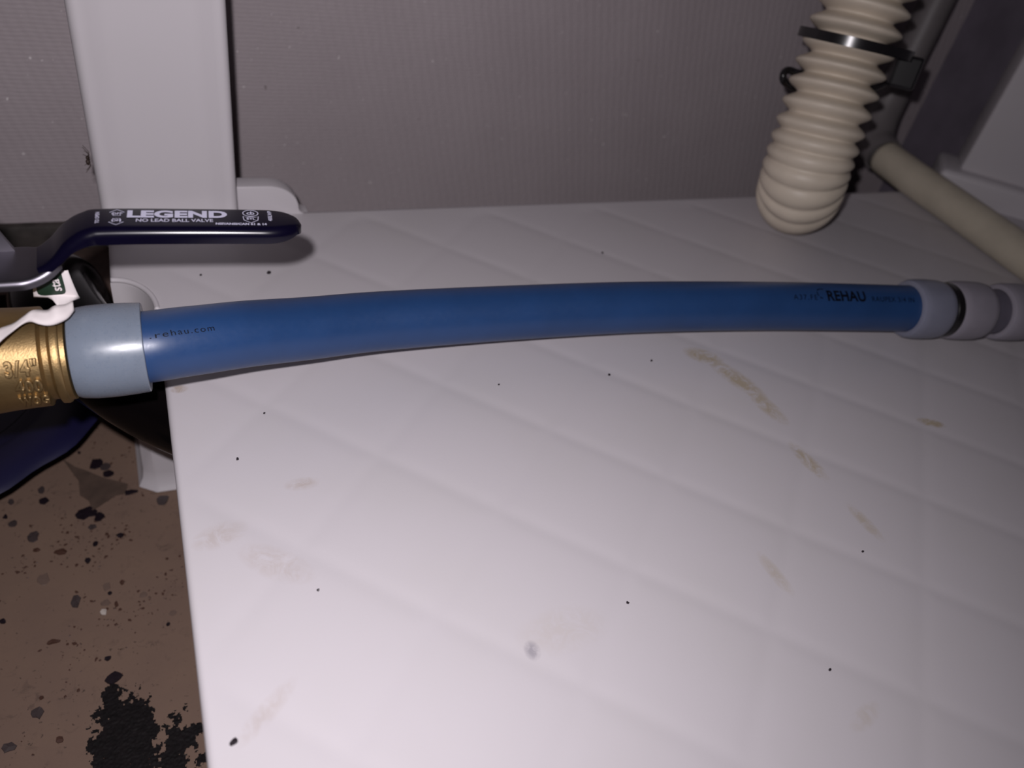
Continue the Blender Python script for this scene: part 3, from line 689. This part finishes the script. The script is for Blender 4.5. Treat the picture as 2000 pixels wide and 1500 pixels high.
def flake_mesh(name, rx, ry, th, mat, n=8, seed=0, jag=0.28):
    rg = random.Random(seed); b = bmesh.new(); ph = rg.random()*6
    ring_ = []
    for k in range(n):
        a = ph+2*math.pi*(k+rg.uniform(-0.25, 0.25))/n; q = 1+rg.uniform(-jag, jag*0.6); ring_.append((math.cos(a)*rx*q, math.sin(a)*ry*q))
    lo = [b.verts.new((x, y, 0)) for x, y in ring_]; hi = [b.verts.new((x*0.94, y*0.94, th*rg.uniform(0.6, 1.4))) for x, y in ring_]; c = b.verts.new((0, 0, th*1.2))
    for k in range(n):
        j = (k+1) % n; b.faces.new((lo[k], lo[j], hi[j], hi[k])); b.faces.new((hi[k], hi[j], c))
    b.faces.new(lo[::-1]); me = bpy.data.meshes.new(name); b.to_mesh(me); b.free(); me.materials.append(mat); return me
for i, (x, y, rx, ry, c) in enumerate(FLK):
    me = flake_mesh('floor_flake', rx, ry, 0.0005 if c != 't' else 0.0002, FL[c], 7 if rx < 0.002 else 10, i+3)
    o = bpy.data.objects.new('floor_flake', me); COL.objects.link(o); o.location = (x, y, FZ+0.0001)
    if i in LBL: tag(o, LBL[i], 'flake', 'flakes scattered on the beige floor')
    else: tag(o, NAMES[c][0], 'flake', NAMES[c][1])
# dry triangular scrap
lf = [(-0.0576, 0.3261), (-0.0520, 0.3195), (-0.0480, 0.3165), (-0.0400, 0.3095), (-0.0288, 0.3025), (-0.0300, 0.2965), (-0.0345, 0.2960), (-0.0448, 0.2885), (-0.0462, 0.2955), (-0.0500, 0.3000), (-0.0505, 0.3095)]
tag(prism('dry_scrap', [(x+0.04, y-0.305) for x, y in lf], 0, 0.0004, M['leaf'], None, Matrix.Translation((-0.04, 0.305, FZ+0.0001)), 0, False), 'thin tan triangular scrap lying on the floor near white foot', 'scrap')
def speck_cloud(name, pick, count, r0, r1, mat, th, seed):
    rg = random.Random(seed); v = []; f = []
    for _ in range(count):
        p = pick(rg)
        if not p: continue
        x, y = p; r = r0+(r1-r0)*rg.random()**2.2; n = rg.choice((4, 5, 6)); ph = rg.random()*6; st_ = 1+rg.random()*0.8; an = rg.random()*3; b0 = len(v); h = th*rg.uniform(0.4, 1.3)
        for k in range(n):
            a = ph+2*math.pi*k/n; q = r*rg.uniform(0.6, 1.2); dx, dy = math.cos(a)*q*st_, math.sin(a)*q
            v.append((x+dx*math.cos(an)-dy*math.sin(an), y+dx*math.sin(an)+dy*math.cos(an), 0.00012))
        v.append((x, y, 0.00012+h)); c = len(v)-1
        for k in range(n): f.append((b0+k, b0+(k+1) % n, c))
    o = mk(name, v, f, mat, None, False, False); o.location = (0, 0, FZ); o['kind'] = 'stuff'; return o
def vn(x, y, s, seed=0):                        # value noise
    def h(i, j): return random.Random(i*7919+j*104729+seed*31).random()
    x *= s; y *= s; i, j = math.floor(x), math.floor(y); u, w_ = x-i, y-j; u = u*u*(3-2*u); w_ = w_*w_*(3-2*w_)
    return (h(i, j)*(1-u)+h(i+1, j)*u)*(1-w_)+(h(i, j+1)*(1-u)+h(i+1, j+1)*u)*w_
def patch_dens(x, y):
    dx = (x+0.0345)/0.0140; dy = (y-0.160)/0.030; core = 1.2-(dx*dx+dy*dy)
    dx2 = (x+0.0165)/0.015; dy2 = (y-0.160)/0.020; side = 0.66*(1.0-(dx2*dx2+dy2*dy2))
    dx3 = (x+0.0385)/0.004; dy3 = (y-0.190)/0.006; tip = 0.8*(1.0-(dx3*dx3+dy3*dy3))
    n = vn(x, y, 240, 1)*0.5+vn(x, y, 600, 2)*0.3+vn(x, y, 1300, 3)*0.2
    return max(core, side, tip)+(n-0.5)*1.7
v = []; f = []; idx = {}; st_ = 0.00045; gx, gy = 116, 136; ox, oy = -0.0565, 0.134
def gv(i, j):
    if (i, j) not in idx:
        rg = random.Random(i*977+j); idx[(i, j)] = len(v); v.append((ox+(i+rg.uniform(-.35, .35))*st_, oy+(j+rg.uniform(-.35, .35))*st_, 0.00015+0.00035*rg.random()))
    return idx[(i, j)]
for i in range(gx):
    for j in range(gy):
        if patch_dens(ox+(i+.5)*st_, oy+(j+.5)*st_) > 0.36: f.append((gv(i, j), gv(i+1, j), gv(i+1, j+1), gv(i, j+1)))
dp = mk('dirt_patch', v, f, M['dirt'], None, True, False); dp.location = (0, 0, FZ)
tag(dp, 'ragged black dirt patch on the floor in the lower left corner', 'dirt', None, 'stuff')
def speck_pick(rg):
    x = rg.uniform(-0.10, -0.008); y = rg.uniform(0.15, 0.36)
    n = vn(x, y, 60, 4)*0.6+vn(x, y, 200, 5)*0.4; b = 0.10 if y > 0.235 else 0.0
    return (x, y) if n+b > 0.60 else None
tag(speck_cloud('dirt_specks', speck_pick, 2600, 0.0002, 0.0008, FL['b'], 0.0002, 8), 'fine brown dirt specks strewn over the beige floor', 'dirt')

# ------------------------------------------------------------------ crumbs on the white panel
CR = [(0.0020, 0.0982, 0.0012, 0.0008, 'oval black crumb on the panel at the bottom of the picture'), (0.0417, 0.3012, 0.0010, 0.0009, 'round black crumb on the panel below the lever handle tip'),
      (0.2075, 0.3004, 0.0007, 0.0006, 'black crumb on the panel behind the middle of the blue pipe'), (0.0141, 0.3025, 0.0005, 0.0004, "tiny speck on the panel near the rounded corner recess"), (0.0298, 0.1359, 0.0004, 0.0004, "tiny dark speck below the tan smudge at the panel left side"), (0.1184, 0.1076, 0.0004, 0.0005, "tiny dark speck right of the grey smudge in the lower middle"), (0.2119, 0.1038, 0.0005, 0.0004, "tiny dark speck beside the lowest yellow streak at right"),
      (0.1646, 0.2096, 0.0006, 0.0005, "dark speck left of the long yellow stain, second below the pipe"), (0.1880, 0.2145, 0.0006, 0.0005, "dark speck just below the pipe, nearest the long yellow stain"), (0.0149, 0.1925, 0.0005, 0.0004, "tiny dark speck nearest the left edge of the panel middle"), (0.1684, 0.0698, 0.0005, 0.0004, "dark speck nearest the lower right corner of the picture"), (0.5136, 0.3021, 0.0022, 0.0008, 'dark crumb on the panel right of the pale pipe'), (0.1156, 0.2120, 0.0004, 0.0004, "tiny dark speck below the middle of the blue pipe"), (0.0265, 0.2131, 0.0004, 0.0003, "tiny dark speck on the quilt crossing below the pipe's left end")]
for i, (x, y, rx, ry, lb) in enumerate(CR):
    o = bpy.data.objects.new('crumb', flake_mesh('crumb', rx, ry, 0.0005, FL['k'], 8, 50+i, 0.15)); COL.objects.link(o); o.location = (x, y, quilt(x, y)-0.00002); o.rotation_euler.z = 0.5
    tag(o, lb or 'tiny dark speck lying on the white quilted panel', 'crumb', 'crumbs on the white panel' if lb else 'tiny dark specks on the white panel')

# ------------------------------------------------------------------ small spider at the left post edge
b = bmesh.new()
bmesh.ops.create_icosphere(b, subdivisions=2, radius=0.0011, matrix=Matrix.Translation((0, 0, -0.0009)) @ Matrix.Diagonal((0.8, 0.8, 1.25, 1)))
bmesh.ops.create_icosphere(b, subdivisions=2, radius=0.0008, matrix=Matrix.Translation((0, -0.0001, 0.0009)))
def leg_seg(p, q, r):
    p, q = Vector(p), Vector(q); d = q-p; R = d.to_track_quat('Z', 'Y').to_matrix().to_4x4(); R.translation = (p+q)/2
    bmesh.ops.create_cone(b, cap_ends=True, segments=6, radius1=r, radius2=r*0.7, depth=d.length, matrix=R)
for s in (-1, 1):
    for k, (kx, kz, ex_, ez) in enumerate(((0.0016, 0.0028, 0.0020, 0.0056), (0.0026, 0.0016, 0.0040, 0.0030), (0.0024, -0.0004, 0.0040, -0.0014), (0.0014, -0.0024, 0.0022, -0.0048))):
        a = (s*0.0005, 0, 0.0009-0.0003*k); kn = (s*kx, -0.0008, kz); e = (s*ex_, 0.0012, ez); leg_seg(a, kn, 0.00016); leg_seg(kn, e, 0.00013)
me = bpy.data.meshes.new('spider'); b.to_mesh(me); b.free()
sp = link('spider', me, M['spider']); sp.location = (-0.0235, 0.3475, 0.0305); sp.rotation_euler = (0, 0.25, math.radians(90))
tag(sp, 'tiny brown spider clinging to the left side of the white post', 'spider')
